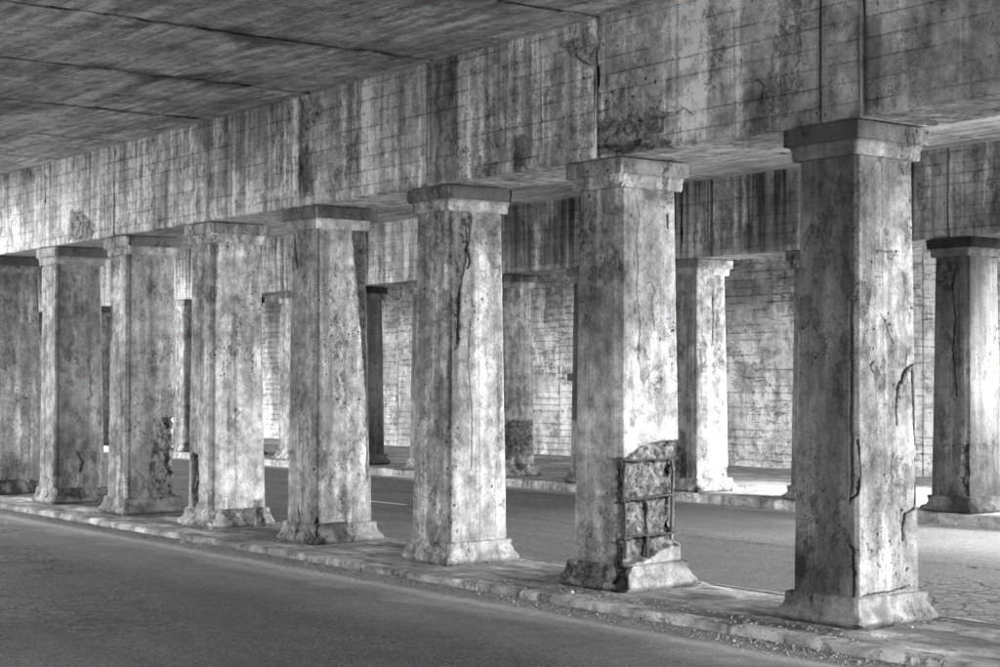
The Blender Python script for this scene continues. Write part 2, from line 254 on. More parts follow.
def asphalt(name, base):
    t = NT(name)
    sp = t.voro(58, out=1); s_ = t.n.new('ShaderNodeSeparateColor'); t.l.new(sp, s_.inputs[0]); stn = s_.outputs[0]
    f = t.noise(52, 3, .85); b = t.noise(.7, 6, .6); m = t.noise(8, 8, .7); lo = t.noise(1.0, 6, .65, t.vmul(t.pos, (.35, 2.6, 1)))
    c = t.mr(stn, 0, 1, .25, 1.9)
    c = t.mul(c, t.mr(f, .34, .66, .25, 1.9)); c = t.mul(c, t.mr(b, .3, .7, .7, 1.3)); c = t.mul(c, t.mr(m, .3, .7, .8, 1.2)); c = t.mul(c, t.mr(lo, .3, .7, .72, 1.28))
    c = t.mul(c, base)
    du = t.attr('dust_light'); dc = t.mul(t.mul(t.mr(m, .3, .7, .75, 1.2), t.mr(f, .3, .7, .6, 1.4)), .36)
    c = t.mix(du, c, dc)
    h = t.add(t.mul(stn, .0022), t.mul(f, .002)); h = t.add(h, t.mul(m, .004))
    w2 = t.vadd(t.pos, t.vmul(t.noise(6, 5, .65, color=True), (.16, .16, 0)))
    e = t.voro(7.5, 'DISTANCE_TO_EDGE', t.vmul(w2, (1, 1, 0))); a = t.attr('alligator')
    k = t.mul(t.mr(e, .09, .03), a); e2 = t.voro(2.3, 'DISTANCE_TO_EDGE', t.vmul(w2, (1, 1, 0))); k = t.math('MAXIMUM', k, t.mul(t.mr(e2, .03, .006), t.mr(a, 0.0, .4)))
    cr = t.attr('crack'); k = t.math('MAXIMUM', k, cr)
    c = t.mul(c, t.sub(1.0, t.mul(k, .7))); h = t.sub(h, t.mul(k, .012))
    c = t.mix(t.mul(a, .35), c, t.mul(c, t.mr(m, .4, .6, .9, 2.6)))
    return t.done(c, h, rough=.88, spec=.3)
M_ASPH = asphalt('worn asphalt', .036)
M_ASPH2 = asphalt('pale worn asphalt', .08)
tp = NT('worn road paint'); a_ = tp.noise(30, 6, .7); M_PAINT = tp.done(tp.mr(a_, .4, .56, .16, .72), tp.mul(a_, .002), rough=.7)

# ------------------------------------------------------------------ columns
def shaft_w(z): t = min(max(z / 3.31, 0), 1); return .31 - .038 * t, .37 - .04 * t
def loop_pts(res, backf=3.0, cham=.055):
    """parameter list round a chamfered square: (sx, sy, ox, oy): x = sx*w + ox, y = sy*h + oy; starts at the far end of the street face and runs to the camera corner first"""
    w, h, c = .31, .37, cham; out = []
    def line(a, b, n):
        for i in range(n):
            t = i / n; out.append(tuple(a[j] * (1 - t) + b[j] * t for j in range(4)) )
    n1 = max(4, int(2 * w / res)); n2 = max(4, int(2 * h / res)); nc = max(3, int(.078 / res)); m1 = max(4, int(n1 / backf)); m2 = max(4, int(n2 / backf))
    A = lambda sx, sy, ox, oy: (sx, sy, ox * c, oy * c)
    line(A(1, -1, -1, 0), A(-1, -1, 1, 0), n1)       # street face (-y)
    line(A(-1, -1, 1, 0), A(-1, -1, 0, 1), nc)       # chamfer towards the camera
    line(A(-1, -1, 0, 1), A(-1, 1, 0, -1), n2)       # end face (-x)
    line(A(-1, 1, 0, -1), A(-1, 1, 1, 0), max(3, nc // 2))
    line(A(-1, 1, 1, 0), A(1, 1, -1, 0), m1)
    line(A(1, 1, -1, 0), A(1, 1, 0, -1), 3)
    line(A(1, 1, 0, -1), A(1, -1, 0, 1), m2)
    line(A(1, -1, 0, 1), A(1, -1, -1, 0), max(3, nc // 2))
    if len(out) % 2: out.pop()
    return np.array(out, np.float32)

def ring_mesh(name, prof, res, mat, parent, org, dmg=None, wear=.3, tone_shift=(0, 0), cham=.055, backf=3.0, rough=.0025, seed=0.0):
    """prof: list of (z, w, h) rows. Vertices local to the column; noise in world space."""
    L = loop_pts(res, backf, cham); C = len(L); R = len(prof)
    pr = np.array(prof, np.float32)
    X = L[None, :, 0] * pr[:, 1:2] + L[None, :, 2]; Y = L[None, :, 1] * pr[:, 2:3] + L[None, :, 3]; Z = np.repeat(pr[:, 0:1], C, 1)
    P = np.stack([X, Y, Z], -1)
    du = np.roll(P, -1, 1) - np.roll(P, 1, 1); dv = np.gradient(P, axis=0)
    N = np.cross(du, dv); N /= np.maximum(np.linalg.norm(N, axis=-1, keepdims=True), 1e-9)   # sign fixed below
    ctr = P * np.array([1, 1, 0]); s = np.sign((N * ctr).sum(-1, keepdims=True)); s[s == 0] = 1; N *= s
    P = P.reshape(-1, 3); N = N.reshape(-1, 3); G = P + np.array(org, np.float32) + seed
    w = np.repeat(pr[:, 1], C); h = np.repeat(pr[:, 2], C)
    dL = P[:, 1] + h; dR = P[:, 0] + w                     # depth behind the street face, the end face
    fine = fbm(G, 14, 3); big = fbm(G, 3.1, 3)
    D = rough * fine + rough * 1.2 * big
    spall = np.zeros(len(P), np.float32); crack = spall.copy(); stain_shade = spall.copy()
    # worn arrises
    ex = np.abs(P[:, 0]) / w; ey = np.abs(P[:, 1]) / h
    edge = np.clip(1 - np.minimum(np.abs(w - np.abs(P[:, 0])), 9) / .06, 0, 1) * np.clip(1 - np.minimum(np.abs(h - np.abs(P[:, 1])), 9) / .06, 0, 1)
    ch = sstep(.52 - wear, .78 - wear, fbm(G, 5.3, 4) + .25 * fine) * sstep(.05, .5, edge)
    D -= ch * .028; spall = np.maximum(spall, ch * .75)
    bl = sstep(.62 - wear * .5, .66 - wear * .5, fbm(G + 11, 2.2, 5, .6)); D -= bl * .007; spall = np.maximum(spall, bl * .35 * (wear > .3))
    gL, gE = tone_shift
    stain_shade += np.where(dL < .03, gL, 0) + np.where((dR < .03) & (dL >= .03), gE, 0)  # street and end face tones carry painted light as well as dirt
    if cham > .03:
        rl = random.Random(int(org[0] * 100) + int(org[1]))
        for fi in (0, 1):
            u = P[:, 0] if fi == 0 else P[:, 1]; dep = dL if fi == 0 else dR; lim = .2 if fi == 0 else .26
            for _ in range(2):
                u0 = rl.uniform(-lim, lim); g = np.exp(-((u - u0 + .004 * big) / max(.004, res * .5)) ** 2) * (dep < .02) * (.3 + .7 * sstep(-.3, .3, fbm(G * np.array([1, 1, .3]) + u0 * 9, 2.0, 3)))
                D -= g * .004; crack = np.maximum(crack, g * .42)
        stain_shade += .22 * sstep(.75, .15, P[:, 2] + .35 * big)
        stain_shade += ((dL > .004) & (dL < .056) & (dR > .004) & (dR < .056)) * .22  # camera-side chamfer is darker than the faces
    else: stain_shade += .3 * sstep(.06, .0, P[:, 2]) + .3 * sstep(.1, .4, big) * (P[:, 2] < .3)
    if False: stain_shade += ((dL > .004) & (dL < .056) & (dR > .004) & (dR < .056)) * .28
    if dmg:
        jit = fbm(G + 5, 22, 4, .7); jw = fbm(G + 15, 9, 3)
        for f, pl, cw, cd in dmg['cracks']:
            q = P[:, [0, 2]] if f == 'L' else P[:, [1, 2]]; dep = dL if f == 'L' else dR
            q = q + np.stack([jit, -jit], -1) * .012
            d = seg_dist(q, pl); near = dep < .06
            cw2 = np.maximum(cw * np.clip(.95 + 1.2 * jw, .4, 1.6), res * .62)
            g = np.exp(-(d / cw2) ** 2) * near
            D -= g * cd; crack = np.maximum(crack, np.clip(g * 1.5, 0, 1.08) * (1 if cw > .005 else .6))
        for f, pg, sdp in dmg['spalls']:
            q = P[:, [0, 2]] if f == 'L' else P[:, [1, 2]]; dep = dL if f == 'L' else dR
            sdv = poly_sd(q, pg) + jit * .018
            gw = max(.1, sdp * 1.25); g = sstep(.006, -.012, sdv) * np.exp(-(dep / gw) ** 2)
            D -= g * sdp * (.8 + .9 * fbm(G + 9, 11, 4)); spall = np.maximum(spall, g)
            rim = np.exp(-((sdv - .0) / .008) ** 2) * np.exp(-(dep / .1) ** 2); crack = np.maximum(crack, rim * .45)
        for f, pg, sv, so_ in dmg['stain_shades']:
            q = P[:, [0, 2]] if f == 'L' else P[:, [1, 2]]; dep = dL if f == 'L' else dR
            sdv = poly_sd(q, pg) + jit * so_ * .6
            stain_shade += sstep(so_ * .5, -so_ * .6, sdv) * sv * (dep < .075)
    P2 = P + N * D[:, None]
    V = np.concatenate([P2, [[0, 0, pr[0, 0]], [0, 0, pr[-1, 0]]]]); z2 = np.zeros(2)
    F = np.concatenate([grid_faces(R, C, True), tris_caps(R, C)])
    F = F[:, ::-1]                                            # outward
    return mk(name, V, F, mat, parent, dict(spall=np.append(spall, z2), crack=np.append(crack, z2), stain_shade=np.append(stain_shade, z2)), org=org)

def rod(p0, p1, r, n=6, wob=.011, rnd=random):
    """bent bar as verts, faces"""
    p0 = np.array(p0, float); p1 = np.array(p1, float); K = 7; d = (p1 - p0) / np.linalg.norm(p1 - p0)
    a = np.cross(d, [.3, .5, .8]); a /= np.linalg.norm(a); b = np.cross(d, a); V = []
    for i in range(K):
        c = p0 + (p1 - p0) * i / (K - 1) + (a * rnd.uniform(-1, 1) + b * rnd.uniform(-1, 1)) * wob
        for j in range(n):
            t = 2 * math.pi * j / n; V.append(c + r * rnd.uniform(.85, 1.2) * (a * math.cos(t) + b * math.sin(t)))
    F = [(i * n + j, i * n + (j + 1) % n, (i + 1) * n + (j + 1) % n, (i + 1) * n + j) for i in range(K - 1) for j in range(n)]
    F += [tuple(range(n))[::-1], tuple((K - 1) * n + j for j in range(n))]
    return V, F

def column(X, Y, label, group, res, dmg=None, wear=.25, capwear=.2, basewear=.4, tone_shift=(0, 0), bars=None):
    t = thing('viaduct_column', label, 'column', (X, Y, 0), group)
    org = (X, Y, 0)
    n = int(3.12 / res); prof = [(z,) + shaft_w(z) for z in np.linspace(.19, 3.315, n)]
    ring_mesh('column_shaft', prof, res, M_COL, t, org, dmg, wear, tone_shift)
    r2 = max(res, .012)
    bp = [(-.01, .372, .415), (.018, .372, .415), (.022, .398, .442), (.035, .403, .447), (.055, .402, .446), (.075, .392, .436), (.09, .376, .421), (.108, .362, .408), (.128, .353, .401), (.14, .346, .395), (.168, .344, .393), (.198, .343, .392), (.208, .334, .385), (.215, .318, .378)]
    if res < .02:
        q = []
        for a, b in zip(bp[:-1], bp[1:]):
            k = max(1, int((b[0] - a[0]) / .012)); q += [tuple(a[j] + (b[j] - a[j]) * i / k for j in range(3)) for i in range(k)]
        bp = q + [bp[-1]]
    bd = None
    if dmg: bd = dict(cracks=dmg['cracks'], spalls=dmg['spalls'], stain_shades=dmg['stain_shades'])
    ring_mesh('column_base', bp, r2, M_BASE, t, org, bd, basewear, (tone_shift[0] * .7 + .22, tone_shift[1] * .7 + .36), cham=.02, rough=.009)
    cv = [(3.300, .292, .352), (3.318, .300, .358), (3.330, .300, .358), (3.34, .302, .36)] + [(3.338 + .064 * math.sin(a) , .300 + .028 * (1 - math.cos(a)), .357 + .012 * (1 - math.cos(a))) for a in np.linspace(.25, 1.5, 6)] + [(3.408, .327, .367)]
    cap = ring_mesh('capital', cv, r2, M_CAP, t, org, None, capwear, (tone_shift[0] - .15, tone_shift[1] - .15), cham=.012, rough=.003)
    za = np.linspace(3.407, 3.528, max(3, int(.12 / r2))); av = [(float(z), .350, .386) for z in za]
    ring_mesh('abacus', av, r2, M_CAP, cap, org, None, capwear, (tone_shift[0] + .12 + .45 * (capwear > .35), tone_shift[1] + .3 + .25 * (capwear > .35)), cham=.008, rough=.002, seed=3.0)
    box('gap_shade_pad', (-.30, .30, -.335, .335, 3.52, 3.545), M_DARK, cap)  # dark sheet in the gap under the girder, its shade as colour
    if bars:
        for nm, V, F in bars: mk(nm, V, F, M_RUST, t)
    return t

rr = random.Random(4)
def bars_for(face, hs, vs, zoff=None):
    out = []
    for pl, r in hs:
        if face == 'R': a, b = [( -shaft_w(z)[0] + .012, u, z) for u, z in pl]
        else: a, b = [(u, -shaft_w(z)[1] + .012, z) for u, z in pl]
        out.append(('rebar_tie',) + rod(a, b, r, rnd=rr))
    for pl, r in vs:
        if face == 'R': a, b = [(-shaft_w(z)[0] + .03, u, z) for u, z in pl]
        else: a, b = [(u, -shaft_w(z)[1] + .03, z) for u, z in pl]
        out.append(('rebar',) + rod(a, b, r, rnd=rr))
    return out
def corner_ties(zs, y0, x1, inset=.045):
    out = []
    for z in zs:
        w, h = shaft_w(z); out.append(('rebar_tie',) + rod((-w + inset, y0, z), (-w + inset, h - inset, z), .009, rnd=rr))
        out.append(('rebar_tie',) + rod((-w + inset, h - inset, z), (x1, h - inset, z), .009, rnd=rr))
        return out

ROW1 = [-2.45, 0.0, 2.48, 4.89, 7.27, 9.59, 11.88, 14.17, 16.45, 18.75]
lab1 = ['square concrete column just outside the right edge of the front row',
 'nearest front row column at right, dark street face and long jagged corner crack',
 'front row column with a broken corner and exposed rusty steel bars near its foot',
 'front row column with a long meandering split in its upper end face and crumbled capital',
 'front row column with ragged dark strip down its upper right side and chipped capital',
 'front row column with smooth scratched end face and split lower left edge',
 'front row column with a deep dark bite out of its lower right edge',
 'front row column with clean square capital, seventh from the near right end',
 'dark front row column partly hidden at the left edge, eighth from the right',
 'front row column at the far left edge, ninth from the right']
res1 = [.03, .0085, .0095, .011, .013, .015, .017, .02, .03, .04, .05, .05]
wear1 = [.2, .16, .14, .24, .22, .14, .16, .1, .1, .1, .1, .1]
capw = [.2, .04, .04, .6, .55, .12, .04, .04, .1, .1, .1, .1]
basw = [.4, .42, .42, .36, .36, .4, .3, .25, .3, .3, .3, .3]
face_shade = [(0, 0), (.52, .18), (.08, .02), (-.12, .12), (-.1, .22), (-.18, .22), (-.28, .34), (-.28, .38), (0, .4), (0, .3), (0, .3), (0, .3)]  # dirt, plus light as colour: street faces paler, end faces darker down the row
for k, X in enumerate(ROW1):
    bars = None
    if k == 2: bars = bars_for('R', [(p, .009) for p in REBAR2['h']], [(p, .013) for p in REBAR2['v']])
    if k == 6: bars = corner_ties([.82, .6, .4], .02, -.05)
    column(X, 0, lab1[k], 'concrete columns of the front row on the median', res1[k], DAMAGE.get(k), wear1[k], capw[k], basw[k], face_shade[k], bars)

ROW2 = [None, 3.1, 5.59, 8.06, 10.56, 12.96, 15.38, 17.70, 20.2, 22.65, 25.2, 27.65, 30.1, 32.5, 34.95, 37.4]
lab2 = {0: 'rear row column beyond the right edge of the picture', 1: 'rear row column at the right end of the far pavement edge', 2: 'dark rough rear row column at right, standing on the far kerb',
 3: 'rear row column half hidden behind the nearest front column', 4: 'bright white rear row column with dark street face, right of the broken front column',
 5: 'rear row column with a dark upper face beside the left side of the broken column', 6: 'rear row column with exposed steel ties and crumbled face near its foot',
 7: 'rear row column left of the split front column, sooty above and pale below', 8: 'dark rear row column between the third and fourth front columns from right',
 9: 'pale rear row column between the fourth and fifth front columns', 10: 'dark narrow rear row column left of the pale one, mostly hidden', 11: 'pale rear row column between the fifth and sixth front columns',
 12: 'far rear row column behind the sixth front column', 13: 'far rear row column behind the seventh front column', 14: 'second farthest rear row column at the left', 15: 'farthest rear row column at the left'}
face_shade2 = {2: (.58, .72), 3: (.4, -.2), 4: (.4, -.55), 5: (.45, -.2), 6: (.05, -.1), 7: (.25, .2), 8: (.2, .62), 9: (-.15, .0), 10: (-.1, .5), 11: (-.2, .1), 12: (-.2, .1), 13: (-.2, .2)}  # pale and dark faces put the fall of light into the colour
for k, X in enumerate(ROW2):
    if X is None: continue
    d2 = None; bars = None; st = []
    if k == 6:
        d2 = dict(cracks=[], spalls=[('R', [(-.3, .92), (-.1, 1.0), (.1, .95), (.36, 1.02), (.36, .38), (.15, .3), (-.05, .42), (-.25, .3), (-.3, .3)], .05)], stain_shades=[('R', [(-.3, 1.0), (.36, 1.0), (.36, .4), (-.3, .4)], .35, .1)])
        bars = bars_for('R', [([(-.3, .88), (.32, .90)], .011), ([(-.3, .62), (.32, .64)], .011)], [([(-.22, .95), (-.22, .35)], .013)])
    if k == 5: d2 = dict(cracks=[], spalls=[], stain_shades=[('L', [(-.35, 3.3), (.35, 3.3), (.35, 1.05), (-.35, 1.0)], .3, .05), ('L', [(-.35, .95), (.35, 1.0), (.35, .2), (-.35, .2)], -.35, .05)])
    if k == 7: d2 = dict(cracks=[], spalls=[], stain_shades=[('L', [(-.35, 3.3), (.35, 3.3), (.35, 1.3), (-.35, 1.2)], .35, .2)])
    if k == 4: d2 = dict(cracks=[('R', [(.02, 3.0), (.03, 2.6), (0, 2.2)], .01, .02)], spalls=[('R', [(.12, .33), (.38, .38), (.38, .2), (.1, .2)], .04), ('L', [(-.05, .6), (.1, .75), (.16, .3), (-.1, .25)], .03)], stain_shades=[('L', [(-.08, .9), (.05, .95), (.05, .2), (-.1, .2)], .4, .05)])
    if k == 2: d2 = dict(cracks=[('L', [(-.1, 3.2), (-.03, 2.9), (-.09, 2.5), (-.05, 2.1), (-.12, 1.5)], .006, .012)], spalls=[('L', [(-.33, .9), (-.2, .85), (-.2, .25), (-.33, .2)], .05), ('L', [(-.1, 3.2), (.25, 3.3), (.2, 2.95), (0, 2.9)], .02)], stain_shades=[])
    r = .05 if k < 2 else (.018 if k < 6 else (.022 if k == 6 else .032))
    column(X, 8.62, lab2[k], 'concrete columns of the rear row on the far pavement edge', r, d2, .32 if k in (2, 6) else .2, .45 if k in (2, 6, 9) else .15, .4, face_shade2.get(k, (0, 0)), bars)

# ------------------------------------------------------------------ girders
def board_rows(z0, z1, step, seed, g=.005):
    rs = random.Random(seed); z = z0; out = [z0]; lines = []
    zz = z0 + step * rs.uniform(.7, 1.1)
    while zz < z1 - .05: lines.append(zz); zz += step * rs.uniform(.93, 1.07)
    return lines
def row_coords(a, b, lines, dens, g=.006):
    s = set(np.linspace(a, b, max(2, int((b - a) / dens) + 1)).round(4).tolist())
    s = {q for q in s if all(abs(q - l) > g * 1.6 for l in lines)}
    for l in lines: s |= {round(l - g, 4), round(l, 4), round(l + g, 4)}
    s |= {a, b}
    return np.array(sorted(s), np.float32)
GL1 = board_rows(3.54, 4.70, .143, 3)
def girder_segment(x0, x1, yc, mat, parent, dens, tone_shift=0.0, dmg=None, stain_shades=None, dy=0.0, groove=.007, wear=.15, z0=3.545):
    zt = 5.15; hw = .38
    lines = GL1; zr = row_coords(z0 + .02, 4.70, lines, dens)
    prof = [(-hw + dy, zt, 0), (-hw + dy, 4.86, 0)] + [(-hw + dy, float(z), 1) for z in zr[::-1]] + [(-hw + dy + .006, z0 + .008, 1), (-hw + dy + .018, z0, 2)]
    prof += [(-hw + float(q), z0, 2) for q in np.arange(.05, .72, max(dens * 1.6, .03))] + [(hw - .018, z0, 2), (hw - .006, z0 + .008, 0), (hw, z0 + .02, 0), (hw, 4.3, 0), (hw, 4.8, 0), (hw, zt, 0)]
    pr = np.array(prof, np.float32); R = len(pr); nx = max(3, int((x1 - x0) / dens) + 1); xs = np.linspace(x0, x1, nx)
    P = np.zeros((nx, R, 3), np.float32); P[..., 0] = xs[:, None]; P[..., 1] = pr[None, :, 0] + yc; P[..., 2] = pr[None, :, 1]
    face = np.tile(pr[:, 2], nx); P = P.reshape(-1, 3)
    N = np.zeros_like(P); N[face <= 1, 1] = -1; N[face == 2, 2] = -1; N[(face == 0) & (P[:, 1] > yc), 1] = 1
    fine = fbm(P, 13, 3); big = fbm(P, 2.2, 3); D = .002 * fine + .004 * big
    sp = np.zeros(len(P), np.float32); ck = sp.copy(); stn = np.full(len(P), tone_shift, np.float32)
    jz = .006 * fbm(P * np.array([1, 1, 0]), 2.5, 3)
    # each board leaves its own level and tone; joints are ragged grooves
    bi = np.searchsorted(np.array(lines), P[:, 2]); lev = np.array([random.Random(int(i) * 7 + int(x0 * 10)).uniform(-1, 1) for i in range(len(lines) + 1)])[bi]
    f1 = face == 1
    D += f1 * lev * .0015; stn += f1 * lev * .03
    for i, l in enumerate(lines):
        g = np.exp(-((P[:, 2] - l + jz * .6) / .0045) ** 2) * f1 * (.25 + .75 * sstep(-.35, .3, fbm(P * np.array([1, 1, .2]) + i * 3.1, 2.6, 4)))
        D -= g * groove; ck = np.maximum(ck, g * .68)
    # butt joints between boards
    # chipped lower arris
    ed = sstep(.05, 0, P[:, 2] - z0) * (P[:, 1] < yc - hw + .08 + dy)
    ch = ed * sstep(.35 - wear, .5 - wear, fbm(P + 4, 4.4, 4)); D -= ch * .03; sp = np.maximum(sp, ch * .8)
    ej = np.maximum(sstep(.05, 0, P[:, 0] - x0), sstep(.05, 0, x1 - P[:, 0])) * f1
    ch = ej * sstep(.32 - wear, .5 - wear, fbm(P + 14, 5, 4)); D -= ch * .02; sp = np.maximum(sp, ch * .6); stn += ej * .22
    q = P[:, [0, 2]]
    if dmg:
        jit = fbm(P + 5, 15, 4, .65)
        for pl, cw, cd in dmg['cracks']:
            g = np.exp(-(seg_dist(q + np.stack([jit, -jit], -1) * .015, pl) / max(cw, dens * .55)) ** 2) * f1; D -= g * cd; ck = np.maximum(ck, g)
        for pg, dp in dmg['spalls']:
            sdv = poly_sd(q, pg) + jit * .03; g = sstep(.01, -.02, sdv) * f1
            D -= g * dp * (.7 + .5 * fbm(P + 9, 11, 3)); sp = np.maximum(sp, g); ck = np.maximum(ck, .35 * np.exp(-(sdv / .01) ** 2) * f1)
    if stain_shades:
        jit = fbm(P * np.array([1, 1, .25]) + 2, 9, 4, .6)
        for pg, sv, so_ in stain_shades: stn += sstep(so_ * .5, -so_ * .6, poly_sd(q, pg) + jit * so_ * .9) * sv * f1
    stn -= (face == 2) * .45  # underside lightened in colour, as if lit from the road below
    P += N * D[:, None]
    F = grid_faces(nx, R)[:, ::-1]
    # end caps as strips front to back
    V = P; 
    half = [(i, R - 1 - i) for i in range(R // 2)]
    caps = []
    for base, flip in ((0, False), ((nx - 1) * R, True)):
        for (a, b), (c, d) in zip(half[:-1], half[1:]):
            f = [base + a, base + b, base + d, base + c]; caps.append(f[::-1] if flip else f)
    F = np.concatenate([F, np.array(caps)])
    F = F[:, ::-1]
    return mk('girder_segment', V, F, mat, parent, dict(spall=sp, crack=ck, stain_shade=stn))

g1 = thing('concrete_girder', 'long board marked concrete girder carried on the front row of columns', 'girder', (0, 0, 0))
bounds1 = [-16.8, -7.35, -4.9, -2.45, -.38, 0.0, 2.45, 4.89, 7.24, 9.60, 11.91, 14.2, 16.5, 18.8, 21.1]
for i, (a, b) in enumerate(zip(bounds1[:-1], bounds1[1:]), -2):
    wj_ = lambda q: .024 if q == -.38 else (.016 if q in (0.0, 2.45) else .009); ga = wj_(a); gb = wj_(b)
    dens = .05 if i <= 0 else (.0115 if i <= 4 else (.014 if i <= 6 else (.02 if i <= 9 else .05)))
    gr = .22 if b <= 0.01 else (.18 if a == 0.0 else (0.0 if a < 9 else -.06))
    girder_segment(a + ga, b - gb, 0, M_GIR if a > 2.4 else M_GIRR, g1, dens, gr, GIRDER, GIRDER['stain_shades'], dy=0.0 if i < 0 else (0.0, .012, .0, .014, 0.0, .006, -.004, .004, 0, .005, 0, 0, 0)[i], wear=.2 if i in (3,) else .12)
box('girder_core', (-16.75, 21.0, -.22, .30, 3.60, 5.1), M_DARK, g1)

g2 = thing('concrete_girder', 'soot streaked concrete girder carried on the rear row of columns', 'girder', (0, 0, 0))
bounds2 = [-2, 0.7, 3.1, 5.59, 8.06, 10.56, 12.96, 15.35, 17.67, 20.2, 22.7, 25.2, 27.68, 30.1, 32.5, 34.95, 37.4, 40, 43]
g2g = [0, 0, 0, .1, .05, 0, .05, -.5, -.5, -.5, -.45, -.4, -.4, -.4, -.3, -.3, -.2, -.2, -.2]
for i, (a, b) in enumerate(zip(bounds2[:-1], bounds2[1:])):
    girder_segment(a + .012, b - .012, 8.62, M_GIR2, g2, .05 if i < 2 else (.02 if i < 7 else .035), g2g[i], None, GIRDER2, groove=.006, wear=.15)
box('girder_core', (-1.95, 42.9, 8.34, 8.9, 3.60, 5.1), M_DARK, g2)

# ------------------------------------------------------------------ deck over the street
deck = thing('bridge_deck', 'wide concrete railway deck roofing the street above the girders', 'bridge deck', (0, 0, 0))
def slab_panel(x0, x1, y0, y1, fine0, mat, seed, dens, boards, soot=None, tone_shift=0.0, depth=.004):
    """one soffit panel at z = 4.70; fine0: finely modelled from this y to y1"""
    lines = [l for l in board_rows(fine0, y1, boards, seed)]
    ys = row_coords(fine0, y1, lines, dens * 1.2, .007)
    if fine0 > y0: ys = np.concatenate([[y0, (y0 + fine0) / 2], ys])
    nx = max(4, int((x1 - x0) / (dens * 1.8)) + 1); xs = np.linspace(x0 + .03, x1 - .03, nx); xs = np.concatenate([[x0, x0 + .014], xs, [x1 - .014, x1]]); nx += 4
    P = np.zeros((len(ys), nx, 3), np.float32); P[..., 0] = xs[None]; P[..., 1] = ys[:, None]; P[..., 2] = 4.70
    P = P.reshape(-1, 3); D = .003 * fbm(P, 3, 3) + .0015 * fbm(P, 14, 3); ck = np.zeros(len(P), np.float32); st = np.full(len(P), tone_shift, np.float32)
    bi = np.searchsorted(np.array(lines), P[:, 1]); lev = np.array([random.Random(seed * 100 + int(i)).uniform(-1, 1) for i in range(len(lines) + 1)])[bi]
    D += lev * .0015; st += lev * .03
    for i, l in enumerate(lines):
        g = np.exp(-((P[:, 1] - l) / .005) ** 2) * sstep(-.4, .2, fbm(P * np.array([1, .2, 1]) + i * 2.7, 1.7, 4)); D -= g * depth; ck = np.maximum(ck, g * .55)
    # soot and damp creeping from the open joint
    if soot:
        dj = np.minimum(P[:, 0] - x0, x1 - P[:, 0]); n = fbm(P * np.array([.6, 3, 1]) + seed, 1.3, 5, .6)
        yy = P[:, 1]
        for sx, ya, yb, wd, amt in soot:
            m = sstep(wd * 1.0, wd * .0, np.abs(P[:, 0] - sx) - wd * 1.5 * n) * sstep(ya, ya + .5, yy + .3 * n) * sstep(yb, yb - .5, yy + .3 * n); st += m * amt
    edge = np.minimum(P[:, 0] - x0, x1 - P[:, 0]); ch = sstep(.05, 0, edge) * sstep(.0, .3, fbm(P + 3, 5, 4)); D -= ch * .02; ck = np.maximum(ck, .8 * sstep(.03, .0, edge - .012 * fbm(P + 8, 6, 3)))
    P[:, 2] -= D; 
    F = grid_faces(len(ys), nx)
    # plain upper body
    V0 = len(P); bx, bf = box_data(x0, x1, y0, y1, 4.73, 5.15)
    o = mk('slab_panel', np.concatenate([P, np.array(bx, np.float32)]), np.concatenate([F[:, ::-1], np.array(bf) + V0]), mat, deck,
           dict(spall=np.zeros(V0 + 8), crack=np.append(ck, np.zeros(8)), stain_shade=np.append(st, np.zeros(8))))
    return o
jn = [-21.6, -19.2, -16.8, -14.4, -12.0, -9.6, -7.2, -4.8, -2.4, 0.0, 2.4, 4.75, 7.0, 9.25, 11.5, 13.6, 15.9, 17.6]  # unseen end panels sized to control the light on the columns
soots = {}
SOOT = [(7.0, -3.3, -1.0, .42, .68), (4.75, -3.4, -1.5, .3, .66), (9.25, -2.2, -.7, .18, .55), (4.75, -1.7, -.5, .14, .6), (2.4, -3, -1, .3, .5), (7.0, -9, -.38, .03, .5), (9.25, -9, -.38, .02, .4), (4.75, -9, -.38, .03, .5)]
for i, (a, b) in enumerate(zip(jn[:-1], jn[1:])):
    vis = b > 2 and a < 17
    slab_panel(a + .014, b - .014, -12.2, -.386, -6.0 if vis else -1.0, M_SLAB, i + 1, .022 if vis else .2, .19, SOOT, 0.0 if a > 4 else .05, depth=.003)
jm = [-16.8, -14.4, -12, -9.6, -7.2, -4.8, -2.4, 0, 2.45, 4.9, 7.3, 9.7, 12.1, 14.5, 16.9, 19.3, 21.7, 24.1, 26.5, 30, 35, 40]  # unseen ends lengthened to keep low sun off the front row
for i, (a, b) in enumerate(zip(jm[:-1], jm[1:])):
    vis = a < 18
    slab_panel(a + .006, b - .006, .386, 8.234, .386, M_SLAB2, 40 + i, .035 if vis else .2, .17, [(a, 3.5, 6.5, .3, .35)] if i % 2 else None, 0.0, depth=.006)
jf = [2.6, 5.6, 10.3, 15.3, 20.3, 25.3, 30.3, 35.3, 40, 50]  # unseen end set so that low sun reaches in at the rear row
for i, (a, b) in enumerate(zip(jf[:-1], jf[1:])):
    slab_panel(a + .006, b - .006, 9.006, 14.6, 9.006, M_SLAB2, 70 + i, .25, .3, None, 0.0)
for b in ((-21.6, 17.6, -12.2, 0, 5.16, 5.5), (-16.8, 40, 0, 8.62, 5.17, 5.51), (2.6, 50, 8.62, 14.8, 5.16, 5.5)):  # unseen cover added to stop light leaking between slabs and girders
    box('deck_light_cover', b, M_COVER, deck)

